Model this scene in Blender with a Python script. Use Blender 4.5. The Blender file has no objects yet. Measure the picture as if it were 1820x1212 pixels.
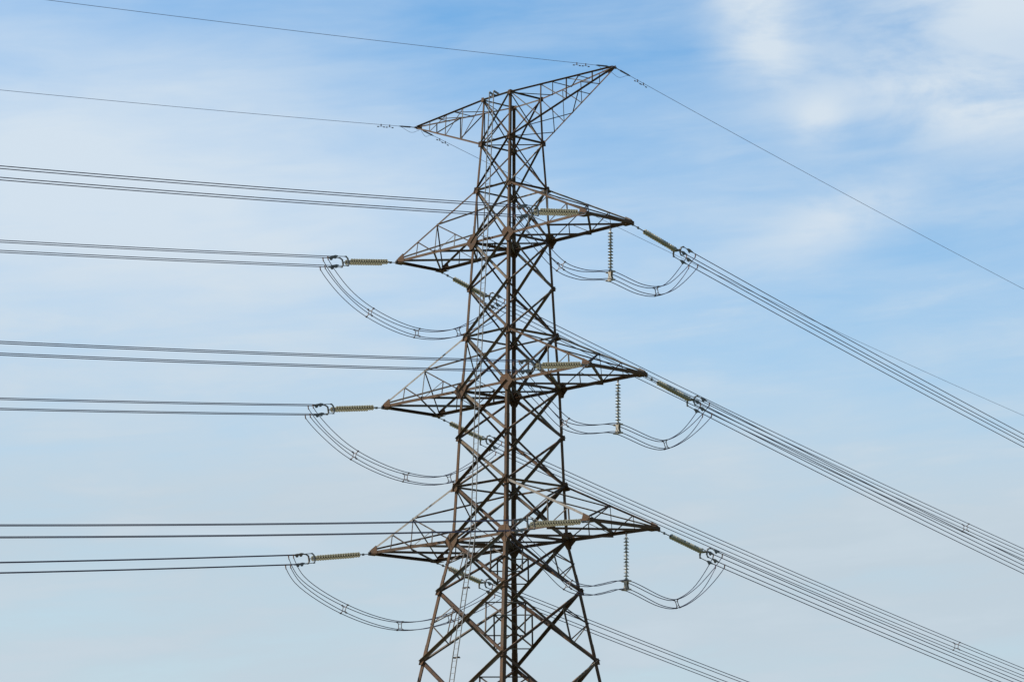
import bpy, bmesh, math, random
from mathutils import Vector as V, Matrix

random.seed(7)
R = math.radians
scene = bpy.context.scene
COL = scene.collection

# ------------------------------------------------------------------ camera
ZG = 38.0                                    # ground lies 38 m under the top crossarm
CAM = V((116.72168, -101.76410, ZG - 36.34056))
CR = V((0.65818897, 0.75283537, 0.00511744))
CU = V((0.1459453, -0.13425963, 0.98013995))
CF = V((-0.73857108, 0.64437044, 0.19824099))
cd = bpy.data.cameras.new('camera')
cam = bpy.data.objects.new('camera', cd)
COL.objects.link(cam)
cam.matrix_world = Matrix(((CR.x, CU.x, -CF.x, CAM.x), (CR.y, CU.y, -CF.y, CAM.y), (CR.z, CU.z, -CF.z, CAM.z), (0, 0, 0, 1)))
cd.sensor_width = 36.0
cd.lens = 5658.45 / 1820.0 * 36.0
cd.clip_start = 0.5
cd.clip_end = 20000
scene.camera = cam

# ------------------------------------------------------------------ light
SUN_DIR = V((-0.76, -0.65, 0)).normalized()  # horizontal direction towards the sun
SUN_EL = R(46)
to_sun = (SUN_DIR * math.cos(SUN_EL) + V((0, 0, math.sin(SUN_EL)))).normalized()
sl = bpy.data.lights.new('sun', 'SUN')
sl.energy = 4.9
sl.angle = R(0.53)
sl.color = (1.0, 0.945, 0.86)
so = bpy.data.objects.new('sun', sl)
COL.objects.link(so)
so.rotation_euler = to_sun.to_track_quat('Z', 'Y').to_euler()
so.location = (0, 0, 90)

world = bpy.data.worlds.new('World')
scene.world = world
world.use_nodes = True
wt = world.node_tree
wt.nodes.clear()


class NT:
    """small helper to wire shader nodes"""
    def __init__(s, tree): s.t = tree
    def n(s, kind, **kw):
        nd = s.t.nodes.new(kind)
        for k, v in kw.items(): setattr(nd, k, v)
        return nd
    def put(s, sock, v):
        if isinstance(v, bpy.types.NodeSocket): s.t.links.new(v, sock)
        elif v is not None: sock.default_value = v
    def math(s, op, a, b=None, c=None, clamp=False):
        nd = s.n('ShaderNodeMath', operation=op, use_clamp=clamp)
        for i, v in enumerate((a, b, c)):
            if v is not None: s.put(nd.inputs[i], v)
        return nd.outputs[0]
    def dot(s, a, vec):
        nd = s.n('ShaderNodeVectorMath', operation='DOT_PRODUCT')
        s.put(nd.inputs[0], a); s.put(nd.inputs[1], vec)
        return nd.outputs['Value']
    def comb(s, x, y, z):
        nd = s.n('ShaderNodeCombineXYZ')
        for i, v in enumerate((x, y, z)): s.put(nd.inputs[i], v)
        return nd.outputs[0]
    def noise(s, vec, scale, detail=4, rough=.55, dist=0.0):
        nd = s.n('ShaderNodeTexNoise')
        s.put(nd.inputs['Vector'], vec)
        nd.inputs['Scale'].default_value = scale
        nd.inputs['Detail'].default_value = detail
        nd.inputs['Roughness'].default_value = rough
        nd.inputs['Distortion'].default_value = dist
        return nd.outputs['Fac']
    def ramp(s, v, lo, hi, a=0.0, b=1.0, smooth=True):
        nd = s.n('ShaderNodeMapRange', interpolation_type='SMOOTHSTEP' if smooth else 'LINEAR')
        s.put(nd.inputs['Value'], v)
        for k, x in (('From Min', lo), ('From Max', hi), ('To Min', a), ('To Max', b)): nd.inputs[k].default_value = x
        return nd.outputs[0]
    def mix(s, f, a, b, mode='MIX'):
        nd = s.n('ShaderNodeMix', data_type='RGBA', blend_type=mode)
        s.put(nd.inputs['Factor'], f)
        s.put(nd.inputs[6], a); s.put(nd.inputs[7], b)
        return nd.outputs[2]
    def colramp(s, v, stops):
        nd = s.n('ShaderNodeValToRGB')
        s.put(nd.inputs[0], v)
        e = nd.color_ramp.elements
        while len(e) < len(stops): e.new(0.5)
        for el, (p, c) in zip(e, stops): el.position = p; el.color = (*c, 1)
        return nd.outputs[0]


w_ = NT(wt)
tc = w_.n('ShaderNodeTexCoord').outputs['Generated']
sky = w_.n('ShaderNodeTexSky', sky_type='NISHITA')
sky.sun_disc = False
sky.sun_elevation = SUN_EL
sky.sun_rotation = math.atan2(SUN_DIR.x, SUN_DIR.y)
sky.altitude = 50
sky.air_density = 1.0
sky.dust_density = 0.6
sky.ozone_density = 1.6
# clouds: fixed in the sky, described by bearing (radians off north-west by west) and height
EASTW = V((0.65818897, 0.75283537, 0)).normalized()
u = w_.dot(tc, EASTW)                        # bearing across the north-western sky
h = w_.dot(tc, V((0, 0, 1)))                 # sine of the elevation
def blob(u0, h0, su, sh, rot=0.0):
    c, s = math.cos(rot), math.sin(rot)
    du = w_.math('SUBTRACT', u, u0); dh = w_.math('SUBTRACT', h, h0)
    a = w_.math('ADD', w_.math('MULTIPLY', du, c / su), w_.math('MULTIPLY', dh, s / su))
    b = w_.math('ADD', w_.math('MULTIPLY', du, -s / sh), w_.math('MULTIPLY', dh, c / sh))
    r2 = w_.math('ADD', w_.math('MULTIPLY', a, a), w_.math('MULTIPLY', b, b))
    return w_.math('POWER', 2.71828, w_.math('MULTIPLY', r2, -1.0))
flat = w_.comb(u, w_.math('MULTIPLY', h, 2.2), 0.37)
n_big = w_.noise(flat, 9.0, 3, .5)
n_mid = w_.noise(w_.comb(w_.math('MULTIPLY', u, 0.75), w_.math('MULTIPLY', h, 1.9), 1.7), 26.0, 6, .55, .5)
n_fine = w_.noise(w_.comb(u, w_.math('MULTIPLY', h, 1.2), 3.1), 62.0, 7, .6, .4)
# thin veil, thicker and greyer low in the sky, brighter towards the sun's side
veil = w_.math('ADD', w_.ramp(h, 0.302, 0.125, 0.16, 0.97), w_.math('MULTIPLY', w_.math('SUBTRACT', n_big, .5), .55))
veil = w_.math('ADD', veil, w_.math('MULTIPLY', w_.math('SUBTRACT', n_mid, .5), .22))
veil = w_.math('ADD', veil, w_.math('MULTIPLY', blob(-.125, .245, .100, .044, .1), .66))
veil = w_.math('ADD', veil, w_.math('MULTIPLY', blob(-.160, .300, .045, .06, 0), .14))
veil = w_.math('SUBTRACT', veil, w_.math('MULTIPLY', blob(.125, .215, .065, .045, 0), .17))
# thin streaks drawn out by the wind
strk = w_.noise(w_.comb(w_.math('ADD', w_.math('MULTIPLY', u, .42), w_.math('MULTIPLY', h, .5)), w_.math('ADD', w_.math('MULTIPLY', h, 2.6), w_.math('MULTIPLY', u, -.32)), 5.3), 34.0, 7, .58, .35)
veil = w_.math('ADD', veil, w_.math('MULTIPLY', w_.math('SUBTRACT', strk, .5), .55))
veil = w_.math('MULTIPLY', veil, 1.0, clamp=True)
# cloud wisps
wisp = w_.math('ADD', blob(.074, .296, .014, .026, .35), w_.math('MULTIPLY', blob(.138, .268, .040, .013, -.2), 1.0))
wisp = w_.math('ADD', wisp, w_.math('MULTIPLY', blob(-.088, .1365, .026, .0035, -.10), .20))
wisp = w_.math('ADD', wisp, w_.math('MULTIPLY', blob(.094, .264, .010, .008, .3), .75))
wisp = w_.math('ADD', wisp, w_.math('MULTIPLY', blob(.150, .300, .058, .025, -.12), .95))
wisp = w_.math('ADD', wisp, w_.math('MULTIPLY', blob(-.088, .1365, .026, .0035, -.10), .20))
wisp = w_.math('ADD', wisp, w_.math('MULTIPLY', blob(.100, .235, .032, .0095, .36), .85))
wn = w_.math('ADD', w_.math('MULTIPLY', n_mid, .62), w_.math('ADD', w_.math('MULTIPLY', n_fine, .16), w_.math('MULTIPLY', strk, .22)))
wisp = w_.math('MULTIPLY', wisp, w_.ramp(wn, .32, .58, .46, 1.2))
wisp = w_.math('MULTIPLY', wisp, .9, clamp=True)
hs = w_.n('ShaderNodeHueSaturation')
hs.inputs['Saturation'].default_value = 1.34
hs.inputs['Value'].default_value = 1.0
wt.links.new(sky.outputs[0], hs.inputs['Color'])
skyc = w_.mix(1.0, hs.outputs[0], (1.0, 1.075, 1.03, 1), 'MULTIPLY')
low = w_.ramp(h, .125, .245)
vcol = w_.mix(low, (3.33, 3.98, 4.50, 1), (4.05, 4.72, 5.38, 1))
band = w_.math('ADD', w_.math('MULTIPLY', strk, .6), w_.math('MULTIPLY', n_mid, .4))
c1 = w_.mix(veil, skyc, vcol)
c1 = w_.mix(w_.math('MULTIPLY', w_.ramp(band, .47, .66), w_.ramp(h, .285, .19, .05, .26)), c1, (4.05, 4.62, 5.10, 1))
c2 = w_.mix(wisp, c1, (4.10, 4.72, 5.34, 1))
bg = w_.n('ShaderNodeBackground')
bg.inputs['Strength'].default_value = 0.1
wt.links.new(c2, bg.inputs['Color'])
wo = w_.n('ShaderNodeOutputWorld')
wt.links.new(bg.outputs[0], wo.inputs['Surface'])

scene.view_settings.view_transform = 'Standard'
scene.view_settings.look = 'None'
scene.view_settings.gamma = 1.0
scene.view_settings.use_curve_mapping = False
scene.view_settings.exposure = 0.68
scene.render.engine = 'CYCLES'
scene.cycles.filter_width = 1.5

# ------------------------------------------------------------------ materials
def material(name):
    m = bpy.data.materials.new(name)
    m.use_nodes = True
    t = NT(m.node_tree)
    return m, t, m.node_tree.nodes['Principled BSDF']


def steel(name, stops, rust=0.5, rough=.70, scale=5.0, metal=.0):
    """weathered steel angle: every bar takes its own tone, with rust patches and streaks"""
    m, t, p = material(name)
    co = t.n('ShaderNodeTexCoord').outputs['Object']
    rnd = t.n('ShaderNodeObjectInfo').outputs['Random']
    base = t.colramp(rnd, stops)
    shift = t.comb(t.math('MULTIPLY', rnd, 37.0), t.math('MULTIPLY', rnd, 11.0), 0.0)
    va = t.n('ShaderNodeVectorMath', operation='ADD')
    t.put(va.inputs[0], co); t.put(va.inputs[1], shift)
    n1 = t.noise(va.outputs[0], scale, 6, .62, .3)
    n2 = t.noise(va.outputs[0], scale * 5.5, 4, .6)
    n3 = t.noise(va.outputs[0], scale * .22, 3, .5)
    f = t.math('ADD', t.math('MULTIPLY', n1, .6), t.math('MULTIPLY', n2, .25))
    f = t.math('ADD', f, t.math('MULTIPLY', n3, .35))
    f = t.ramp(f, .50, .72, 0, rust)
    c = t.mix(f, base, (.088, .042, .019, 1))
    d = t.ramp(t.math('ADD', t.math('MULTIPLY', n2, .6), t.math('MULTIPLY', n1, .4)), .40, .60, .60, 1.22)
    c = t.mix(1.0, c, d, 'MULTIPLY')
    t.put(p.inputs['Base Color'], c)
    t.put(p.inputs['Roughness'], t.ramp(n1, .3, .7, rough - .12, rough + .14))
    p.inputs['Metallic'].default_value = metal
    p.inputs['Specular IOR Level'].default_value = .12
    b = t.n('ShaderNodeBump'); b.inputs['Strength'].default_value = .25; b.inputs['Distance'].default_value = .01
    t.put(b.inputs['Height'], n2); t.put(p.inputs['Normal'], b.outputs[0])
    return m


BROWN = (0.086, 0.059, 0.039); DKBROWN = (0.044, 0.034, 0.026); TAN = (0.176, 0.136, 0.090); GREY = (0.142, 0.135, 0.119); OLIVE = (0.099, 0.086, 0.062)
M = {}
M['leg'] = steel('weathered_leg_steel', [(0, BROWN), (1, (0.095, 0.061, 0.037))], .75)
M['bar'] = steel('weathered_bar_steel', [(0, DKBROWN), (.25, (0.071, 0.049, 0.033)), (.36, BROWN), (.50, OLIVE), (.64, GREY), (.80, TAN), (1, (0.206, 0.172, 0.129))], .75)
M['chord'] = steel('weathered_chord_steel', [(0, BROWN), (.5, (0.084, 0.056, 0.036)), (1, (0.112, 0.077, 0.052))], .7)
M['pale'] = steel('pale_galvanised_steel', [(0, (0.215, 0.189, 0.159)), (1, (0.275, 0.249, 0.215))], .15)
M['thin'] = steel('thin_bar_steel', [(0, (0.052, 0.040, 0.033)), (.5, (0.090, 0.074, 0.058)), (.8, GREY), (1, (0.181, 0.163, 0.142))], .4)
M['plate'] = steel('rusty_plate_steel', [(0, (0.071, 0.043, 0.025)), (.6, (0.096, 0.057, 0.033)), (1, (0.116, 0.082, 0.053))], .9, scale=6)
M['ladder'] = steel('galvanised_ladder_steel', [(0, (.20, .198, .19)), (1, (.235, .23, .22))], .12)
M['fitting'] = steel('galvanised_fitting', [(0, (.16, .175, .185)), (.6, (.20, .21, .215)), (1, (.19, .155, .12))], .18, scale=9, metal=.2)
M['clampbox'] = steel('cast_clamp_metal', [(0, (.36, .325, .265)), (1, (.42, .38, .315))], .25, scale=9)


def plain(name, col, rough=.5, metal=0.0, var=.18, scale=12):
    m, t, p = material(name)
    co = t.n('ShaderNodeTexCoord').outputs['Object']
    n = t.noise(co, scale, 4, .6)
    d = t.ramp(n, .3, .7, 1 - var, 1 + var)
    t.put(p.inputs['Base Color'], t.mix(1.0, (*col, 1), d, 'MULTIPLY'))
    p.inputs['Roughness'].default_value = rough
    p.inputs['Metallic'].default_value = metal
    return m


M['glaze'] = plain('grey_glazed_porcelain', (.262, .246, .168), .28, 0, .25, 9)
M['shaded_glaze'] = plain('shade_toned_porcelain', (.105, .095, .08), .3, 0, .2, 9)  # hanging discs: shade of their undersides put into the glaze colour
M['neck'] = plain('pale_porcelain_neck', (.40, .38, .31), .35, 0, .14, 9)
M['cap'] = plain('insulator_cap_metal', (.05, .042, .036), .6, .3)
M['wire'] = plain('weathered_aluminium_cable', (.066, .062, .104), .55, .3, .1, 2)
M['earth'] = plain('steel_earth_cable', (.13, .13, .20), .55, .3, .1, 2)
M['lug'] = plain('copper_toned_lug', (.30, .16, .11), .5, .2)
M['spacer'] = plain('spacer_metal', (.10, .08, .078), .6, .3)
M['damper'] = plain('damper_iron', (.085, .082, .10), .6, .3)

m, t, p = material('field_grass')
co = t.n('ShaderNodeTexCoord').outputs['Object']
g1 = t.noise(co, .02, 5, .6); g2 = t.noise(co, 1.5, 5, .6)
gc = t.mix(t.ramp(g1, .35, .65), (.055, .085, .025, 1), (.13, .115, .05, 1))
t.put(p.inputs['Base Color'], t.mix(1.0, gc, t.ramp(g2, .3, .7, .7, 1.25), 'MULTIPLY'))
p.inputs['Roughness'].default_value = .9
M['grass'] = m

# ------------------------------------------------------------------ mesh helpers
def link(name, me, parent=None):
    o = bpy.data.objects.new(name, me)
    COL.objects.link(o)
    if parent is not None: o.parent = parent
    return o


def mesh(name, vs, fs, mat, smooth=False):
    me = bpy.data.meshes.new(name)
    me.from_pydata([tuple(v) for v in vs], [], fs)
    if isinstance(mat, (list, tuple)):
        for x in mat: me.materials.append(x)
    else: me.materials.append(mat)
    if smooth: me.polygons.foreach_set('use_smooth', [True] * len(me.polygons))
    me.update()
    return me


class MB:
    """collects pieces of one part"""
    def __init__(s): s.v = []; s.f = []
    def add(s, vs, fs):
        k = len(s.v); s.v += [V(x) for x in vs]; s.f += [tuple(i + k for i in f) for f in fs]
        return s
    def sweep(s, sec_a, sec_b):
        """skin between two same-length closed sections"""
        n = len(sec_a)
        fs = [(i, (i + 1) % n, n + (i + 1) % n, n + i) for i in range(n)]
        fs += [tuple(reversed(range(n))), tuple(range(n, 2 * n))]
        return s.add(list(sec_a) + list(sec_b), fs)
    def box(s, c, ax, ay, az):
        c, ax, ay, az = V(c), V(ax) / 2, V(ay) / 2, V(az) / 2
        a = [c - ax - ay - az, c - ax + ay - az, c - ax + ay + az, c - ax - ay + az]
        return s.sweep(a, [q + 2 * ax for q in a])
    def bar(s, p0, p1, w, hgt, up=(0, 0, 1)):
        p0, p1 = V(p0), V(p1); d = (p1 - p0).normalized(); up = V(up)
        if abs(d.dot(up)) > .97: up = V((0.3, 1, 0))
        x = d.cross(up).normalized(); y = x.cross(d)
        a = [p0 + x * sx * w / 2 + y * sy * hgt / 2 for sx, sy in ((-1, -1), (1, -1), (1, 1), (-1, 1))]
        return s.sweep(a, [q + (p1 - p0) for q in a])
    def angle(s, p0, p1, n, w, tk, out=1, off=0.0, flip=1, ext=0.0):
        """rolled steel angle: one leg flat in the face whose outward normal is n, one leg standing out (out=1) or in (-1)"""
        p0, p1 = V(p0), V(p1); d = (p1 - p0).normalized()
        n = V(n); n = (n - d * n.dot(d)).normalized()
        e = n.cross(d)
        if e.z < -1e-3 or (abs(e.z) <= 1e-3 and e.x < 0): e = -e
        e = e * flip
        p0 = p0 - d * ext; p1 = p1 + d * ext
        sec = [(0, 0), (-w, 0), (-w, tk), (-tk, tk), (-tk, w), (0, w)]
        a = [p0 + e * (x + w / 2) + n * (off + out * y) for x, y in sec]
        return s.sweep(a, [q + (p1 - p0) for q in a])
    def tube(s, pts, r, sides=6, cap=True):
        pts = [V(q) for q in pts]; k = len(s.v)
        ref = V((0, 0, 1)); prev = None
        for i, q in enumerate(pts):
            d = (pts[min(i + 1, len(pts) - 1)] - pts[max(i - 1, 0)]).normalized()
            if prev is None:
                x = d.cross(ref if abs(d.z) < .95 else V((1, 0, 0))).normalized()
            else: x = (prev - d * prev.dot(d)).normalized()
            prev = x; y = d.cross(x)
            rr = r[i] if isinstance(r, (list, tuple)) else r
            for j in range(sides):
                a = 2 * math.pi * j / sides
                s.v.append(q + (x * math.cos(a) + y * math.sin(a)) * rr)
        for i in range(len(pts) - 1):
            for j in range(sides):
                j2 = (j + 1) % sides
                s.f.append((k + i * sides + j, k + i * sides + j2, k + (i + 1) * sides + j2, k + (i + 1) * sides + j))
        if cap:
            s.f.append(tuple(k + j for j in reversed(range(sides))))
            s.f.append(tuple(k + (len(pts) - 1) * sides + j for j in range(sides)))
        return s
    def plate(s, pts, n, tk):
        n = V(n).normalized() * tk / 2
        return s.sweep([V(q) - n for q in pts], [V(q) + n for q in pts])
    def obj(s, name, mat, parent=None, smooth=False):
        return link(name, mesh(name, s.v, s.f, mat, smooth), parent)


def empty(name, loc=(0, 0, 0), parent=None):
    o = bpy.data.objects.new(name, None)
    COL.objects.link(o)
    o.empty_display_size = .5
    o.location = loc
    if parent is not None: o.parent = parent
    return o


def tag(o, label, cat, group=None):
    o['label'] = label; o['category'] = cat
    if group: o['group'] = group
    return o


# ------------------------------------------------------------------ the ground
me = mesh('ground', [(math.cos(a) * r_, math.sin(a) * r_, 0) for r_ in (6000,) for a in [2 * math.pi * i / 64 for i in range(64)]], [tuple(range(64))], M['grass'])
g = link('ground', me)
g['kind'] = 'structure'

# ------------------------------------------------------------------ the lattice tower
# levels of the body: height and half width
LV = {'T0': (7.37, 1.04), 'T1': (5.07, 1.12), 'T2': (2.67, 1.26), 'T3': (0.0, 1.385), 'T4': (-4.82, 1.60), 'T5': (-7.52, 1.75),
      'T6': (-12.34, 1.92), 'T7': (-15.0, 2.02), 'T8': (-17.51, 2.47), 'T9': (-20.92, 3.02), 'T10': (-25.3, 3.73), 'T11': (-31.0, 4.66), 'T12': (-38.0, 5.8)}
def mid(a, b, f=.5):
    return tuple(LV[a][i] * (1 - f) + LV[b][i] * f for i in (0, 1))
LV['M34'] = mid('T3', 'T4', .50)
LV['M56'] = mid('T5', 'T6', .50)
CORN = {'L': (-1, -1), 'N': (1, -1), 'R': (1, 1), 'F': (-1, 1)}
def node(c, lv):
    z, w = LV[lv]
    return V((CORN[c][0] * w, CORN[c][1] * w, z + ZG))
FACES = [('L', 'N'), ('N', 'R'), ('R', 'F'), ('F', 'L')]

tower = empty('transmission_tower', (0, 0, 0))
tag(tower, 'tall rusty steel lattice tower with six crossarms and two top horns', 'transmission tower')


def member(name, p0, p1, n, w, mat='bar', out=1, off=0.0, parent=tower, flip=1, ext=0.0, tk=None):
    return MB().angle(p0, p1, n, w, tk or max(.010, w * .11), out, off, flip, ext).obj(name, M[mat], parent)


def face_normal(a, b, top, bot):
    p, q, r_ = node(a, bot), node(b, bot), node(a, top)
    n = (q - p).cross(r_ - p).normalized()
    c = (p + q) / 2
    if n.x * c.x + n.y * c.y < 0: n = -n
    return n


SEQ = ['T0', 'T1', 'T2', 'T3', 'M34', 'T4', 'T5', 'M56', 'T6', 'T7', 'T8', 'T9', 'T10', 'T11', 'T12']
LEGW = {'T0': .115, 'T1': .12, 'T2': .13, 'T3': .145, 'M34': .15, 'T4': .155, 'T5': .165, 'M56': .17, 'T6': .175, 'T7': .19, 'T8': .20, 'T9': .21, 'T10': .22, 'T11': .23, 'T12': .24}
legs = {}
for c, (sx, sy) in CORN.items():
    b = MB()
    for i in range(len(SEQ) - 1):
        secs = []
        for lv in (SEQ[i], SEQ[i + 1]):
            w, tk = LEGW[SEQ[i]], .018
            q = node(c, lv)
            secs.append([q + V((-sx * x, -sy * y, 0)) for x, y in ((0, 0), (w, 0), (w, tk), (tk, tk), (tk, w), (0, w))])
        b.sweep(*secs)
        if SEQ[i + 1] in ('T3', 'T5', 'T7', 'T8', 'T9', 'M56'):   # splice covers where leg lengths join
            w, tk = LEGW[SEQ[i]] + .015, .016
            q0, q1 = node(c, SEQ[i]), node(c, SEQ[i + 1])
            d = (q0 - q1).normalized(); pm = q1 + d * .55
            s2 = []
            for f in (-.3, .3):
                q = pm + d * f + V((sx * .010, sy * .010, 0))
                s2.append([q + V((-sx * x, -sy * y, 0)) for x, y in ((0, 0), (w, 0), (w, tk), (tk, tk), (tk, w), (0, w))])
            b.sweep(*s2)
    legs[c] = b.obj('leg', M['leg'], tower)

PANELS = [('T0', 'T1', .066), ('T1', 'T2', .075), ('T2', 'T3', .088), ('T3', 'M34', .105), ('M34', 'T4', .105), ('T4', 'T5', .115), ('T5', 'M56', .12),
          ('M56', 'T6', .12), ('T6', 'T7', .125), ('T7', 'T8', .135), ('T8', 'T9', .14), ('T9', 'T10', .145), ('T10', 'T11', .15), ('T11', 'T12', .15)]
for top, bot, w in PANELS:
    for fi, (a, b) in enumerate(FACES):
        n = face_normal(a, b, top, bot)
        # the bar falling from b to a stands outside the face, the other inside
        p_out = (node(b, top), node(a, bot)); p_in = (node(a, top), node(b, bot))
        h_in = LEGW[top] * .35
        member('diagonal_brace', p_out[0], p_out[1], n, w, out=1, off=.016, ext=.06)
        member('diagonal_brace', p_in[0], p_in[1], n, w, out=-1, off=-.024, ext=-.05)
# level rings of horizontal struts
for lv, w in (('T0', .075), ('T1', .085), ('T2', .085), ('T3', .125), ('T4', .095), ('T5', .13), ('T6', .10), ('T7', .135)):
    i = SEQ.index(lv)
    for a, b in FACES:
        n = face_normal(a, b, SEQ[max(i - 1, 0)], SEQ[max(i - 1, 0) + 1])
        member('horizontal_strut', node(a, lv), node(b, lv), n, w, 'chord' if lv in ('T3', 'T5', 'T7') else 'bar', out=-1 if lv in ('T3', 'T5', 'T7') else 1, off=.002, ext=-.06)
# plan bracing inside the body at the crossarm levels
for lv, w in (('T1', .055), ('T3', .085), ('T5', .09), ('T7', .095)):
    member('plan_brace', node('L', lv), node('R', lv), (0, 0, 1), w, 'thin', out=-1, off=-.03, ext=-.1)
    member('plan_brace', node('N', lv), node('F', lv), (0, 0, 1), w, 'thin', out=-1, off=-.06, ext=-.1)
# secondary bracing of the splayed lower body
for top, bot in (('T7', 'T8'), ('T8', 'T9'), ('T9', 'T10'), ('T10', 'T11')):
    QU, QL = {}, {}
    for fi, (a, b) in enumerate(FACES):
        n = face_normal(a, b, top, bot)
        for c, o in ((a, b), (b, a)):
            wt_, wb_ = LV[top][1], LV[bot][1]
            cross = wt_ / (wt_ + wb_)                     # where the two diagonals of the panel meet
            qu = node(c, top).lerp(node(o, bot), cross * .52)
            ql = node(c, bot).lerp(node(o, top), (1 - cross) * .52)
            lm = node(c, top).lerp(node(c, bot), cross * 1.02)
            QU[c, fi] = qu; QL[c, fi] = ql
            member('secondary_strut', lm, qu, n, .062, 'thin', out=-1, off=-.03)
            member('secondary_strut', lm, ql, n, .062, 'thin', out=1, off=.008)
            member('secondary_strut', qu, ql, n, .058, 'thin', out=-1, off=-.045)
    for c in 'LNRF':
        fs = [fi for fi, f in enumerate(FACES) if c in f]
        member('corner_tie', QU[c, fs[0]], QU[c, fs[1]], (0, 0, 1), .06, 'thin', out=-1)
        member('corner_tie', QL[c, fs[0]], QL[c, fs[1]], (0, 0, 1), .06, 'thin', out=-1)

# gusset plates where bars meet the legs
def gusset(c, lv, face, poly, sc=1.0, tk=.016, off=.058):
    a, b = FACES[face]
    i = SEQ.index(lv)
    n = face_normal(a, b, SEQ[max(i - 1, 0)], SEQ[max(i - 1, 0) + 1])
    q = node(c, lv)
    hdir = (node(b if c == a else a, lv) - q).normalized()
    up = (node(c, SEQ[max(i - 1, 0)]) - node(c, SEQ[max(i - 1, 0) + 1])).normalized()
    jit = lambda: random.uniform(.95, 1.05)
    pts = [q + hdir * x * sc * jit() + up * y * sc * jit() + n * off for x, y in poly]
    MB().plate(pts, n, tk).obj('gusset_plate', M['plate'], legs[c])

ARM_G = [(-.40, -.02), (-.12, .30), (.26, .31), (.40, .17), (.34, -.05), (.12, -.32), (-.09, -.34), (-.13, -.22)]
SIDE_G = [(-.07, .32), (.28, .32), (.40, .14), (.36, -.06), (.14, -.36), (-.07, -.38)]
TOP_G = [(-.24, -.20), (-.09, .10), (-.05, .20), (.17, .20), (.23, .08), (.21, -.13), (.12, -.22)]
SML_G = [(-.08, .13), (.12, .12), (.16, 0), (.12, -.13), (-.08, -.13)]
for c in CORN:
    for fi, f in enumerate(FACES):
        if c not in f: continue
        main = fi in (0, 2)
        for lv, sc in (('T3', 1.12), ('T5', 1.22), ('T7', 1.32)): gusset(c, lv, fi, ARM_G if main else SIDE_G, sc if main else sc * .84)
        for lv, sc in (('T2', .85), ('T4', 1.0), ('T6', 1.1)): gusset(c, lv, fi, TOP_G if main else SML_G, sc if main else sc * 1.35)
        for lv, sc in (('T0', .85), ('T1', 1.1), ('M34', .9), ('M56', 1.0), ('T8', 1.25), ('T9', 1.25)): gusset(c, lv, fi, SML_G, sc)

# ------------------------------------------------------------------ crossarms
ARM = {0: ('T3', 'T2', 7.207, 1.464), 1: ('T5', 'T4', 7.770, 1.801), 2: ('T7', 'T6', 8.210, 2.174)}
LEVELNAME = ['top', 'middle', 'bottom']
TIP = {}


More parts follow.
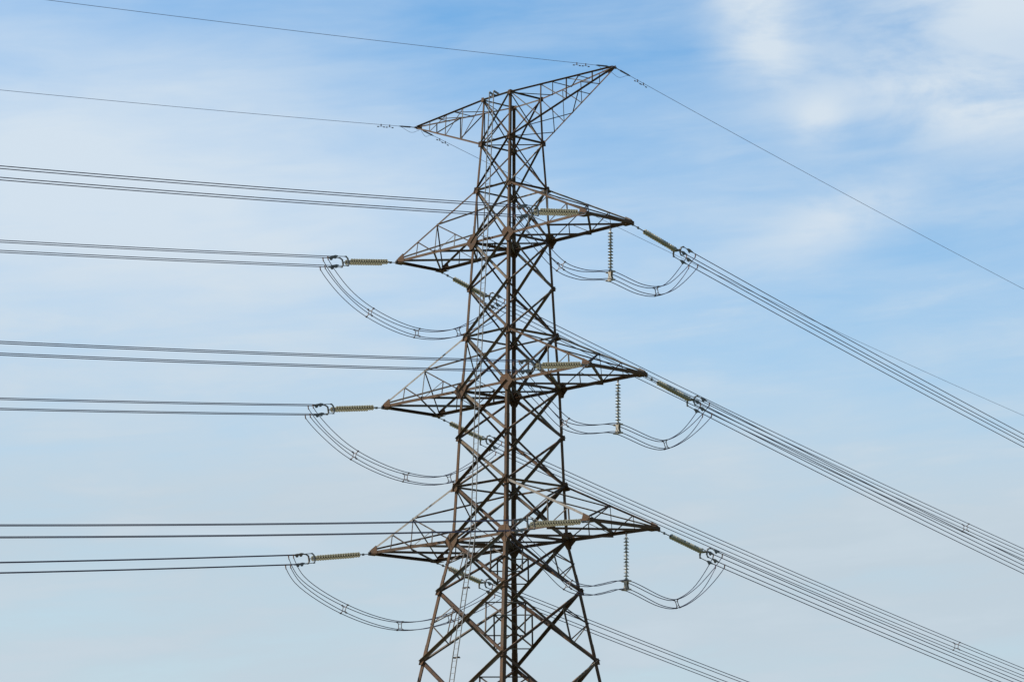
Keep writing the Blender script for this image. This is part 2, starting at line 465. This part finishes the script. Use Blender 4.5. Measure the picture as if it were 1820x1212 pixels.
def crossarm(i, s):
    lb, lt, a, b = ARM[i]
    zb, wB = LV[lb]; zt, wT = LV[lt]; zb += ZG; zt += ZG
    arm = empty('crossarm', (s * wB, 0, zb), tower)
    org = V((s * wB, 0, zb))
    fr, bk = -1, 1
    P = {}
    for k, y in (('f', -1), ('b', 1)):
        P[k + '0'] = V((s * a, y * b, zb))                      # tip
        P[k + 'B'] = V((s * wB, y * wB, zb))                    # body, bottom chord
        P[k + 'T'] = V((s * wT, y * wT, zt))                    # body, top chord
        P[k + 't'] = P[k + '0'] + V((-s * .10, 0, .10))         # top chord foot at the tip
        TIP['lr'[s > 0] + k, i] = P[k + '0'].copy()
        for f in (.25, .5, .75):
            P[k + 'B%d' % (f * 100)] = P[k + '0'].lerp(P[k + 'B'], f)
            P[k + 'T%d' % (f * 100)] = P[k + 't'].lerp(P[k + 'T'], f)
    def m(name, p0, p1, n, w, mat='bar', **kw):
        o = MB().angle(V(p0) - org, V(p1) - org, n, w, max(.010, w * .11), kw.get('out', 1), kw.get('off', 0), kw.get('flip', 1), kw.get('ext', 0))
        return o.obj(name, M[mat], arm)
    sc = (1.0, 1.05, 1.12)[i]
    for k, y in (('f', -1), ('b', 1)):
        ny = V((0, y, 0))
        m('bottom_chord', P[k + '0'], P[k + 'B'], ny, .135 * sc, 'chord', out=-1, off=.03, ext=.02)
        pale = (i, s, k) in ((2, 1, 'f'), (0, 1, 'b'), (2, -1, 'f'), (1, -1, 'f'), (1, 1, 'b'))
        m('top_chord', P[k + 't'], P[k + 'T'], ny, .085 * sc, 'pale' if pale else 'chord', out=-1, off=.02, ext=.02)
        hw = (.05 if k == 'f' else .036) * sc
        m('hanger', P[k + 'T25'], P[k + 'B25'], ny, hw, 'thin', out=-1, off=.0)
        m('hanger', P[k + 'T50'], P[k + 'B50'], ny, hw, 'thin', out=-1, off=.0)
        m('web_diagonal', P[k + 'T25'], P[k + 'B50'], ny, hw, 'thin', out=-1, off=-.012)
        m('web_diagonal', P[k + 'T50'], P[k + 'B'], ny, hw, 'thin', out=-1, off=-.012)
        c = P[k + 'T50'].lerp(P[k + 'B'], .5)
        m('hanger', c, P[k + 'B75'], ny, .06 * sc, 'thin', out=-1, off=-.03)
        m('web_diagonal', c, P[k + 'B50'], ny, .032, 'thin', out=-1, off=-.04)
        # tip gussets
        d1 = (P[k + 'B'] - P[k + '0']).normalized(); d2 = (P[k + 'T'] - P[k + 't']).normalized()
        q = P[k + '0'] - org + V((s * .10, y * .045, -.02))
        MB().plate([q, q + d1 * .72 + V((0, 0, -.06)), q + d1 * .66 + V((0, 0, .10)), q + d2 * .62 + V((0, 0, .12)), q + d2 * .2 + V((0, 0, .1))], ny, .018).obj('gusset_plate', M['plate'], arm)
    # end beam between the two tips, and its flat cover plates
    e0, e1 = P['f0'] - org, P['b0'] - org
    x = V((s * .06, 0, 0))
    eb = MB()
    wch, hch = .15 * sc, .13 * sc
    yy = (e1 - e0).normalized()
    A = e0 - yy * .10 + x; Bq = e1 + yy * .10 + x
    sec = [(0, -hch / 2), (wch, -hch / 2), (wch, -hch / 2 + .015), (.015, -hch / 2 + .015), (.015, hch / 2 - .015), (wch, hch / 2 - .015), (wch, hch / 2), (0, hch / 2)]
    eb.sweep([A + V((-s * u_, 0, v_ - .03)) for u_, v_ in sec], [Bq + V((-s * u_, 0, v_ - .03)) for u_, v_ in sec])
    eb.obj('end_beam', M['chord'], arm)
    for e, dy in ((e0, -1), (e1, 1)):
        MB().plate([e + V((s * .10, dy * .08, -.112)), e + V((-s * .52, dy * .08, -.112)), e + V((-s * .46, -dy * .2, -.112)), e + V((s * .10, -dy * .34, -.112))], (0, 0, 1), .016).obj('gusset_plate', M['plate'], arm)
    # plan bracing of the bottom and of the top
    w = .098 * sc
    for j, (p0, p1) in enumerate((('f0', 'bB50'), ('b0', 'fB50'), ('fB50', 'bB'), ('bB50', 'fB'))):
        m('plan_brace', P[p0], P[p1], (0, 0, 1), w, 'chord' if j % 2 else 'bar', out=(-1 if j % 2 else 1), off=(-.055 if j % 2 else .012), ext=.05)
    nt = (P['fT'] - P['ft']).cross(P['bt'] - P['ft']); nt = nt if nt.z > 0 else -nt
    w = .06 * sc
    for j, (p0, p1) in enumerate((('ft', 'bT50'), ('bt', 'fT50'), ('fT50', 'bT'), ('bT50', 'fT'))):
        m('plan_brace', P[p0], P[p1], nt, w, 'bar', out=(-1 if j % 2 else 1), off=(-.03 if j % 2 else .012))
    return arm


for i in range(3):
    for s in (-1, 1): crossarm(i, s)

# earth wire horns at the top
AE, ZE = 7.531, 7.4415 + ZG
def horn(s):
    arm = empty('earth_wire_horn', (s * 1.04, 0, ZE), tower)
    org = V((s * 1.04, 0, ZE))
    tip = V((s * AE, 0, ZE))
    P = {}
    for k, y in (('f', -1), ('b', 1)):
        w0, w1 = LV['T0'][1], LV['T1'][1]
        P[k + 'T'] = V((s * w0, y * w0, LV['T0'][0] + ZG)); P[k + 'B'] = V((s * w1, y * w1, LV['T1'][0] + ZG))
        P[k + 't'] = tip + V((-s * .04, y * .05, .03)); P[k + 'b'] = tip + V((-s * .04, y * .05, -.05))
        for f in (20, 33, 45, 58, 70, 84):
            P[k + 'T%d' % f] = P[k + 't'].lerp(P[k + 'T'], f / 100); P[k + 'B%d' % f] = P[k + 'b'].lerp(P[k + 'B'], f / 100)
    def m(name, p0, p1, n, w, mat='thin', **kw):
        return MB().angle(P[p0] - org, P[p1] - org, n, w, .010, kw.get('out', -1), kw.get('off', 0), kw.get('flip', 1), kw.get('ext', 0)).obj(name, M[mat], arm)
    for k, y in (('f', -1), ('b', 1)):
        ny = V((0, y, 0))
        m('top_chord', k + 't', k + 'T', ny, .072, 'chord', out=1, off=-.02)
        m('bottom_chord', k + 'b', k + 'B', ny, .072, 'chord', out=1 if s > 0 else -1, off=-.02 if s > 0 else .02, flip=1 if s > 0 else -1)
        for f in ('20', '45', '70'): m('hanger', k + 'T' + f, k + 'B' + f, ny, .05 if k == 'f' else .04)
        for p0, p1 in (('B20', 'T45'), ('B45', 'T70'), ('B70', 'T')):
            m('web_diagonal', k + p0, k + p1, ny, .042, off=-.014)
    nt = (0, 0, 1)
    for p0, p1 in (('fT33', 'bT58'), ('fT33', 'bT33'), ('fT58', 'bT84'), ('fT58', 'bT58'), ('fT', 'bT84')): m('plan_brace', p0, p1, nt, .042, 'bar', off=-.02)
    for p0, p1 in (('fB33', 'bB58'), ('fB33', 'bB33'), ('fB58', 'bB84'), ('fB84', 'bB58'), ('fB', 'bB84')): m('plan_brace', p0, p1, nt, .042, 'thin', off=.0)
    q = tip - org
    MB().plate([q + V((s * .12, 0, .05)), q + V((-s * .35, 0, .06)), q + V((-s * .42, 0, -.22)), q + V((s * .05, 0, -.08))], (0, 1, 0), .03).obj('gusset_plate', M['plate'], arm)
horn(-1); horn(1)

# ------------------------------------------------------------------ ladder
LAD = [('T0', -.20, 1.0), ('T3', -.19, 0), ('T5', -.26, 0), ('T7', -.23, 0), ('T9', -.32, 0), ('T11', -.36, 0)]
def lad_pt(z, x0, w, stand=.17): return V((x0, -w - stand, z + ZG))
LP = [lad_pt(LV['T0'][0] + .24, -.20, LV['T0'][1])] + [lad_pt(LV[l][0], x, LV[l][1]) for l, x, _ in LAD]
ladder = empty('ladder', tuple(LP[-1]), tower)
lo = LP[-1]
for sx in (-1, 1):
    b = MB()
    for p0, p1 in zip(LP[:-1], LP[1:]):
        b.bar(p0 + V((sx * .165, 0, 0)) - lo, p1 + V((sx * .165, 0, 0)) - lo, .032, .042, (0, 1, 0))
    # hooked top of the rail
    b.bar(LP[0] + V((sx * .165, .0, 0)) - lo, LP[0] + V((sx * .165, .34, -.10)) - lo, .06, .09)
    b.obj('rail', M['ladder'], ladder)
rung = mesh('rung', *(lambda q: (q.v, q.f))(MB().tube([(-.16, 0, 0), (.16, 0, 0)], .011, 5)), M['ladder'])
acc = 0.0
for p0, p1 in zip(LP[:-1], LP[1:]):
    L = (p1 - p0).length; tt = .3 - acc
    while tt < L:
        o = link('rung', rung, ladder); o.location = p0.lerp(p1, tt / L) - lo
        tt += .3
    acc = L - (tt - .3)
for l, x, _ in LAD[:5] + [('T1', -.2, 0), ('T2', -.2, 0), ('T4', -.22, 0), ('T6', -.24, 0), ('T8', -.28, 0)]:
    z, w = LV[l]
    MB().bar(V((x - .24, -w - .10, z + ZG + .02)) - lo, V((x + .24, -w - .10, z + ZG + .02)) - lo, .05, .06).bar(V((x - .16, -w - .13, z + ZG)) - lo, V((x - .16, -w + .02, z + ZG)) - lo, .05, .05).bar(V((x + .16, -w - .13, z + ZG)) - lo, V((x + .16, -w + .02, z + ZG)) - lo, .05, .05).obj('bracket', M['thin'], ladder)

# ------------------------------------------------------------------ insulators, cables, jumpers
PHI = {-1: 0.0667, 1: -0.1511}                 # bearing of the line on either side of the tower
STR = {-1: (4.802, 0.1633), 1: (4.524, 0.2095)}  # tower-to-cable length of a tension set and its dip
SLOPE = {('lf', 0): .1351, ('lf', 1): .1220, ('lf', 2): .1226, ('rf', 0): .1322, ('rf', 1): .1250, ('rf', 2): .1213,
         ('lb', 0): .1648, ('lb', 1): .1673, ('lb', 2): .1639, ('rb', 0): .1691, ('rb', 1): .1733, ('rb', 2): .1591}
MORE = {(sd_, i): (.36 if (sd_ < 0 and i == 2) else 0.0) for sd_ in (-1, 1) for i in range(3)}   # the lowest left-hand sets have two more discs
KK = {-1: .000302, 1: .000296}
HS = .2365                                     # half spacing of the four cables in a bundle
side_of = lambda k: -1 if k[1] == 'f' else 1


def frame(side):
    d = V((math.sin(PHI[side]), side * math.cos(PHI[side]), 0)); return d, V((d.y, -d.x, 0))


def bundle_start(k, i):
    side = side_of(k); d, n = frame(side); L, ss = STR[side]
    L += MORE[side, i]
    return TIP[k, i] + d * L * math.cos(ss) + V((0, 0, -L * math.sin(ss)))


def cable_point(k, i, tt, ou, ov):
    side = side_of(k); d, n = frame(side)
    return bundle_start(k, i) + d * tt + V((0, 0, -SLOPE[k, i] * tt + KK[side] * tt * tt + ov)) + n * ou


# one disc of an insulator string, axis along +X, cap towards -X
def disc_mesh(name, rad, pitch, prof=None):
    prof = prof or [(-.50, .026, 1), (-.46, .048, 1), (-.20, .056, 1), (-.16, .068, 0), (-.08, rad * .52, 0), (.05, rad * .84, 0), (.17, rad, 0), (.22, rad * .96, 0), (.03, rad * .82, 0), (.16, rad * .70, 0), (-.01, rad * .60, 0), (.14, rad * .47, 0), (-.02, rad * .34, 0), (.02, .026, 1), (.50, .022, 1)]
    sides = 14
    vs, fs, mi = [], [], []
    for x, r_, _ in prof:
        for j in range(sides):
            a = 2 * math.pi * j / sides
            vs.append((x * pitch, r_ * math.cos(a), r_ * math.sin(a)))
    for i in range(len(prof) - 1):
        for j in range(sides):
            j2 = (j + 1) % sides
            fs.append((i * sides + j, (i + 1) * sides + j, (i + 1) * sides + j2, i * sides + j2)); mi.append(1 if prof[i][2] and prof[i + 1][2] else 0)
    me = mesh(name, vs, fs, [M['glaze'], M['cap']], True)
    me.polygons.foreach_set('material_index', mi)
    return me

DISC = disc_mesh('porcelain_disc', .138, .17)
PDISC = disc_mesh('porcelain_disc', .122, .155, [(-.50, .03, 1), (-.46, .058, 1), (-.02, .068, 1), (.0, .075, 0), (.03, .10, 0), (.06, .134, 0), (.16, .133, 0), (.11, .11, 0), (.16, .085, 0), (.08, .06, 0), (.12, .03, 1), (.50, .026, 1)])
PDISC.materials[0] = M['shaded_glaze']; PDISC.materials[1] = M['neck']


def clamp_mesh():
    b = MB()      # compression dead-end body: tapered block with a keel, axis +X
    sec0 = [(0, -.03, -.03), (0, .03, -.03), (0, .03, .04), (0, -.03, .04)]
    sec1 = [(.17, -.04, -.04), (.17, .04, -.04), (.17, .04, .065), (.17, -.04, .065)]
    sec2 = [(.30, -.035, -.035), (.30, .035, -.035), (.30, .035, .04), (.30, -.035, .04)]
    sec3 = [(.46, -.024, -.024), (.46, .024, -.024), (.46, .024, .024), (.46, -.024, .024)]
    b.sweep(sec0, sec1); b.sweep(sec1, sec2); b.sweep(sec2, sec3)
    b.plate([(.05, 0, -.02), (.30, 0, -.02), (.22, 0, -.125), (.14, 0, -.12)], (0, 1, 0), .04)
    return mesh('dead_end_clamp', b.v, b.f, M['fitting'])
CLAMP = clamp_mesh()


def rot_to(d, up=V((0, 0, 1))):
    d = d.normalized(); y = up.cross(d).normalized(); z = d.cross(y)
    return Matrix(((d.x, y.x, z.x), (d.y, y.y, z.y), (d.z, y.z, z.z))).to_4x4()


def tension_set(k, i):
    side = side_of(k); d, n = frame(side); L, ss = STR[side]
    L += MORE[side, i]
    drop = .11 if side > 0 else (.12 if k == 'rf' and i == 2 else .05)   # shackles sit under the end beam
    T = TIP[k, i] - V((0, 0, drop))
    ss = math.asin((L * math.sin(ss) - drop) / L)
    f = (d * math.cos(ss) + V((0, 0, -math.sin(ss)))).normalized()   # along the set
    v = n.cross(f); v = v if v.z > 0 else -v
    n2 = n
    root = empty('tension_insulator', tuple(T))
    S = lambda a, b=0.0, c=0.0: f * a + n2 * b + v * c
    MB().bar(S(.02), S(.14), .07, .09).tube([S(.1), S(.52)], .022, 6).bar(S(.44), S(.56), .05, .11).obj('tower_link', M['fitting'], root)
    ns = .205
    if side < 0: MB().plate([S(.52), S(.62, -ns - .05), S(.70, -ns - .05), S(.66), S(.70, ns + .05), S(.62, ns + .05)], v, .03).obj('yoke_plate', M['fitting'], root)
    e = L - (1.38 if side < 0 else 1.02)                             # discs end here
    pitch = .17; nd = 17 if MORE[side, i] else 15
    start = e - nd * pitch
    for b in ((-ns, ns) if side < 0 else (0,)):
        st = empty('insulator_string', tuple(S(start, b)), root)
        MB().tube([S((.66 if side < 0 else .5) - start), S(.02)], .024, 6).tube([S(nd * pitch - .02), S(nd * pitch + .1)], .024, 6).obj('end_pin', M['fitting'], st)
        Rm = rot_to(f)
        for q in range(nd):
            o = link('porcelain_disc', DISC, st)
            o.matrix_local = Matrix.Translation(S((q + .5) * pitch)) @ Rm
    y0 = e + (.06 if side < 0 else .04)
    MB().plate([S(y0, -ns - .06), S(y0 + .08, -ns - .06), S(y0 + .20, -.12), S(y0 + .20, .12), S(y0 + .08, ns + .06), S(y0, ns + .06)], v, .035).obj('yoke_plate', M['fitting'], root)
    c0 = L - (.62 if side < 0 else .36)                                                     # clamps begin
    for b in (-1, 1):
        # upright bent yoke bar carrying an upper and a lower cable
        xb = y0 + .14
        MB().bar(S(xb, b * ns, .0), S(xb + .02, b * ns, .16), .05, .075, f).bar(S(xb + .02, b * ns, .15), S(xb + .15, b * HS, HS), .045, .06, f).bar(S(xb, b * ns, .0), S(xb - .01, b * ns, -.14), .05, .085, f).bar(S(xb - .01, b * ns, -.13), S(xb + .06, b * HS, -HS), .045, .06, f).obj('yoke_bar', M['fitting'], root)
        for cc in (-1, 1):
            x0 = xb + (.15 if cc > 0 else .06)
            stagger = .0 if b > 0 else .16
            MB().tube([S(x0, b * HS, cc * HS), S(c0 + stagger, b * HS, cc * HS)], .02, 6).bar(S(x0 - .03, b * HS, cc * HS), S(x0 + .07, b * HS, cc * HS), .06, .06).obj('link_rod', M['fitting'], root)
            o = link('dead_end_clamp', CLAMP, root)
            o.matrix_local = Matrix.Translation(S(c0 + stagger, b * HS, cc * HS)) @ rot_to(f)
    return root


WHERE = {'lf': 'reaching left into open sky from the tip of the %s left crossarm', 'lb': 'seen through the lattice, sloping down from the %s left crossarm tip',
         'rf': 'lying level across the tower in front of the %s right crossarm', 'rb': 'sloping down right from the far tip of the %s right crossarm'}
BWHERE = {'lf': 'four parallel cables running left from the insulator on the %s left crossarm', 'lb': 'four parallel cables passing behind the tower to the right from the %s left crossarm',
          'rf': 'four parallel cables crossing the tower leftwards from the %s right crossarm', 'rb': 'four parallel cables descending right from the insulator on the %s right crossarm'}


def spacer_mesh(hs):
    """square frame holding four cables, in the YZ plane, arms to the four corners"""
    b = MB(); r_ = hs * .52
    q = [(0, -r_, -r_), (0, r_, -r_), (0, r_, r_), (0, -r_, r_)]
    for j in range(4):
        b.bar(q[j], q[(j + 1) % 4], .028, .028, (1, 0, 0))
        c = V(q[j]) * (hs / r_)
        b.bar(q[j], c, .03, .034, (1, 0, 0))
        b.bar(c - V((.05, 0, 0)), c + V((.05, 0, 0)), .06, .06)
    return mesh('spacer', b.v, b.f, M['spacer'])
SPACER = spacer_mesh(HS)
JHS = .205
JSPACER = spacer_mesh(JHS)

TS = [0, .5, 1, 2, 3, 4.5, 6, 8, 10] + [12 + 4 * j for j in range(12)] + [62 + 10 * j for j in range(33)]
for i in range(3):
    for k in ('lf', 'lb', 'rf', 'rb'):
        side = side_of(k)
        tag(tension_set(k, i), ('double' if k[1] == 'f' else 'single') + ' insulator string ' + WHERE[k] % LEVELNAME[i], 'insulator', 'tension insulators on the crossarm tips')
        b0 = bundle_start(k, i)
        root = empty('conductor_bundle', tuple(b0))
        tag(root, BWHERE[k] % LEVELNAME[i], 'power cables', 'bundles of power line conductors')
        for ou in (-HS, HS):
            for ov in (-HS, HS):
                MB().tube([cable_point(k, i, tt, ou, ov) - b0 for tt in [-.12] + TS], .0205, 6, True).obj('conductor', M['wire'], root, True)
        if k == 'lb' and i < 2:
            tt = (45.75, 44.77)[i]
            o = link('spacer', SPACER, root)
            d, n = frame(side)
            o.matrix_local = Matrix.Translation(cable_point(k, i, tt, 0, 0) - b0) @ rot_to((d + V((0, 0, -SLOPE[k, i] + 2 * KK[side] * tt))).normalized())


def spline(pts, res=7):
    out = []
    P = [pts[0] * 2 - pts[1]] + pts + [pts[-1] * 2 - pts[-2]]
    for a in range(1, len(P) - 2):
        p0, p1, p2, p3 = P[a - 1:a + 3]
        # centripetal Catmull-Rom
        t0 = 0; t1 = t0 + max((p1 - p0).length, 1e-4) ** .5; t2 = t1 + max((p2 - p1).length, 1e-4) ** .5; t3 = t2 + max((p3 - p2).length, 1e-4) ** .5
        for j in range(res):
            t = t1 + (t2 - t1) * j / res
            a1 = p0 * ((t1 - t) / (t1 - t0)) + p1 * ((t - t0) / (t1 - t0)); a2 = p1 * ((t2 - t) / (t2 - t1)) + p2 * ((t - t1) / (t2 - t1)); a3 = p2 * ((t3 - t) / (t3 - t2)) + p3 * ((t - t2) / (t3 - t2))
            b1 = a1 * ((t2 - t) / (t2 - t0)) + a2 * ((t - t0) / (t2 - t0)); b2 = a2 * ((t3 - t) / (t3 - t1)) + a3 * ((t - t1) / (t3 - t1))
            out.append(b1 * ((t2 - t) / (t2 - t1)) + b2 * ((t - t1) / (t2 - t1)))
    return out + [pts[-1]]


Z = lambda *p: V((p[0], p[1], p[2] + ZG))
# way points of the jumper loops; 's' marks a spacer, 'c' the clamp under a hanging insulator
JL = {('l', 0): [('', Z(-6.98, -5.15, -2.08)), ('s', Z(-7.13, -3.28, -2.94)), ('s', Z(-7.40, .03, -3.50)), ('s', Z(-7.64, 3.03, -2.99))],
      ('l', 1): [('', Z(-7.52, -5.64, -9.35)), ('s', Z(-7.67, -3.72, -10.25)), ('s', Z(-7.95, -.14, -10.95)), ('s', Z(-8.17, 2.95, -10.67))],
      ('l', 2): [('', Z(-7.92, -6.85, -16.78)), ('s', Z(-8.12, -3.87, -17.98)), ('s', Z(-8.39, -.05, -18.51)), ('s', Z(-8.65, 3.47, -17.80))],
      ('r', 0): [('', Z(7.13, -4.6, -1.95)), ('s', Z(6.69, -2.70, -2.76)), ('', Z(6.31, -1.08, -2.84)), ('', Z(6.03, .10, -2.67)), ('c', Z(5.71, 1.44, -2.45)), ('', Z(6.04, 3.10, -2.90)), ('s', Z(6.21, 4.07, -2.90)), ('', Z(6.36, 4.90, -2.54))],
      ('r', 1): [('', Z(7.59, -4.7, -9.55)), ('s', Z(7.08, -2.78, -10.38)), ('', Z(6.73, -1.45, -10.47)), ('', Z(6.39, -.20, -10.29)), ('c', Z(5.86, 1.79, -9.98)), ('', Z(6.38, 3.60, -10.54)), ('s', Z(6.57, 4.29, -10.55)), ('', Z(6.86, 5.35, -9.95))],
      ('r', 2): [('', Z(8.0, -4.9, -17.2)), ('s', Z(7.43, -2.88, -18.08)), ('', Z(6.91, -.96, -18.14)), ('', Z(6.58, .24, -17.90)), ('c', Z(6.07, 2.12, -17.56)), ('', Z(6.68, 3.93, -18.27)), ('s', Z(6.92, 4.67, -18.30)), ('', Z(7.27, 5.72, -17.62))]}
PTOP = {0: Z(5.71, 1.44, -.06), 1: Z(5.86, 1.79, -7.58), 2: Z(6.07, 2.12, -15.06)}
JLAB = {'l': 'four slack jumper cables looping under the %s left crossarm between its two insulators', 'r': 'four wavy jumper cables held by the hanging insulator under the %s right crossarm'}
for (sd, i), wp in JL.items():
    ks, ke = sd + 'f', sd + 'b'
    A, B = bundle_start(ks, i), bundle_start(ke, i)
    root = empty('jumper_loop', tuple(wp[len(wp) // 2][1]))
    ro = wp[len(wp) // 2][1]
    tag(root, JLAB[sd] % LEVELNAME[i], 'jumper cables', 'jumper loops joining the two line sides')
    cen = [A] + [q for _, q in wp] + [B]
    tang = [(cen[min(j + 1, len(cen) - 1)] - cen[max(j - 1, 0)]).normalized() for j in range(len(cen))]
    for ou in (-1, 1):
        for ov in (-1, 1):
            t0 = .34 if ov < 0 else .16
            t0 += .10 if ou > 0 else 0
            # bundle sides swap between the two line directions: n points to -x on the near side, +x on the far side
            t1 = t0 + .14
            s0 = cable_point(ks, i, t0, -ou * HS, ov * HS); s1 = cable_point(ke, i, t1, ou * HS, ov * HS)
            pts = [s0, s0 + V((0, .03, -.13)), ]
            for j, (kind, q) in enumerate(wp):
                tg = tang[j + 1]; hx = V((tg.y, -tg.x, 0)).normalized(); up = hx.cross(tg); up = up if up.z > 0 else -up
                sp = JHS * random.uniform(.95, 1.05) if kind == '' else JHS
                pts.append(q + hx * ou * sp + up * ov * sp)
            pts += [s1 + V((0, -.03, -.13)), s1]
            sp_ = spline(pts)
            MB().tube([q - ro for q in sp_], .0195, 6).obj('jumper_cable', M['wire'], root, True)
            for s_, dy in ((s0, .03), (s1, -.03)):
                MB().tube([s_ + V((0, 0, .02)) - ro, s_ + V((0, dy * .6, -.09)) - ro, s_ + V((0, dy * 1.3, -.2)) - ro], [.036, .03, .024], 6).obj('jumper_lug', M['lug'], root)
    for j, (kind, q) in enumerate(wp):
        if kind == 's':
            o = link('spacer', JSPACER, root); o.matrix_local = Matrix.Translation(q - ro) @ rot_to(tang[j + 1])

for i in range(3):
    top, cl = PTOP[i], JL['r', i][[kd for kd, _ in JL['r', i]].index('c')][1]
    root = empty('hanging_insulator', tuple(top))
    tag(root, 'single insulator string hanging straight down under the %s right crossarm' % LEVELNAME[i], 'insulator', 'insulators hanging from the crossarms')
    MB().bar((0, 0, .06), (0, 0, -.10), .09, .05, (0, 1, 0)).tube([(0, 0, -.08), (0, 0, -.17)], .02, 6).obj('hanger_link', M['fitting'], root)
    nd = 13
    body = (top.z - cl.z) - .22 - .15
    pitch = body / nd
    st = empty('insulator_string', (0, 0, -.15), root)
    for q in range(nd):
        o = link('porcelain_disc', PDISC, st)
        o.matrix_local = Matrix.Translation((0, 0, -(q + .5) * pitch)) @ rot_to(V((0, 0, -1)), V((0, 1, 0)))
        o.scale.x = pitch / .155
    zc = cl.z - top.z
    tg = V((.15, 1, 0)).normalized(); hx = V((tg.y, -tg.x, 0))
    c = V((0, 0, zc))
    b = MB()
    # trapezium clamp casting with four cable saddles
    for dx in (-.05, .05):
        o_ = tg * dx
        b.plate([c + o_ + hx * -.13 + V((0, 0, .24)), c + o_ + hx * .13 + V((0, 0, .24)), c + o_ + hx * .105, c + o_ + hx * .21 + V((0, 0, -.24)), c + o_ + hx * -.21 + V((0, 0, -.24)), c + o_ + hx * -.105], tg, .03)
    for oz in (-1, 1):
        b.bar(c + hx * -JHS * 1.05 + V((0, 0, oz * JHS)), c + hx * JHS * 1.05 + V((0, 0, oz * JHS)), .09, .075)
        for ox in (-1, 1):
            q = c + hx * ox * JHS + V((0, 0, oz * JHS))
            b.bar(q - tg * .13, q + tg * .13, .07, .075)
    b.obj('jumper_clamp', M['clampbox'], root)

# ------------------------------------------------------------------ earth wires on the horn tips
EW = {('r', -1): (.13567, .000257), ('l', -1): (.13572, .000271), ('r', 1): (.13243, .000281), ('l', 1): (.13560, .000343)}
ELAB = {('r', -1): 'thin earth wire running left from the tip of the right upper horn', ('l', -1): 'thin earth wire running left from the tip of the left upper horn',
        ('r', 1): 'thin earth wire descending right through open sky from the right upper horn', ('l', 1): 'thin earth wire passing behind the tower from the left upper horn'}
DAMP = {('r', -1): (2.62, 2.0), ('l', -1): (2.55, 1.95), ('r', 1): (1.85, 2.32), ('l', 1): (1.78, 2.22)}
for (sd, side), (s_, k_) in EW.items():
    d, n = frame(side)
    tip = V(((-AE if sd == 'l' else AE), 0, ZE))
    pt = lambda tt: d * tt + V((0, 0, -s_ * tt + k_ * tt * tt))
    root = empty('earth_wire', tuple(tip))
    tag(root, ELAB[sd, side], 'earth wire', 'earth wires on the tower top')
    MB().tube([pt(tt) for tt in [.7] + [q for q in TS if q > .9]], .0105, 6).obj('cable', M['earth'], root, True)
    MB().tube([pt(.05), pt(.45), pt(.5), pt(1.15), pt(1.3)], [.022, .022, .042, .036, .014], 6).bar(pt(.02), pt(.16), .08, .09).obj('end_clamp', M['damper'], root)
    # slack bonding lead back to the horn
    e0 = pt(1.2); e1 = V((-.25 if sd == 'r' else .25, side * .06, -.2))
    MB().tube(spline([e0, e0 * .8 + V((0, 0, -.10)), e0 * .4 + e1 * .5 + V((0, 0, -.22)), e1]), .009, 5).obj('bonding_lead', M['earth'], root, True)
    for t_ in DAMP[sd, side]:
        f = (pt(t_ + .1) - pt(t_ - .1)).normalized(); q = pt(t_)
        dn = V((0, 0, -1))
        b = MB()
        b.bar(q + V((0, 0, .03)), q + dn * .10, .035, .045, (0, 1, 0))
        b.tube([q - f * .21 + dn * .11, q - f * .1 + dn * .095, q + f * .1 + dn * .095, q + f * .21 + dn * .11], .008, 5)
        for sg in (-1, 1):
            c = q + f * sg * .21 + dn * .115
            b.tube([c - f * .06, c - f * .045, c + f * .045, c + f * .06], [.016, .028, .028, .016], 7)
        b.obj('vibration_damper', M['damper'], root)
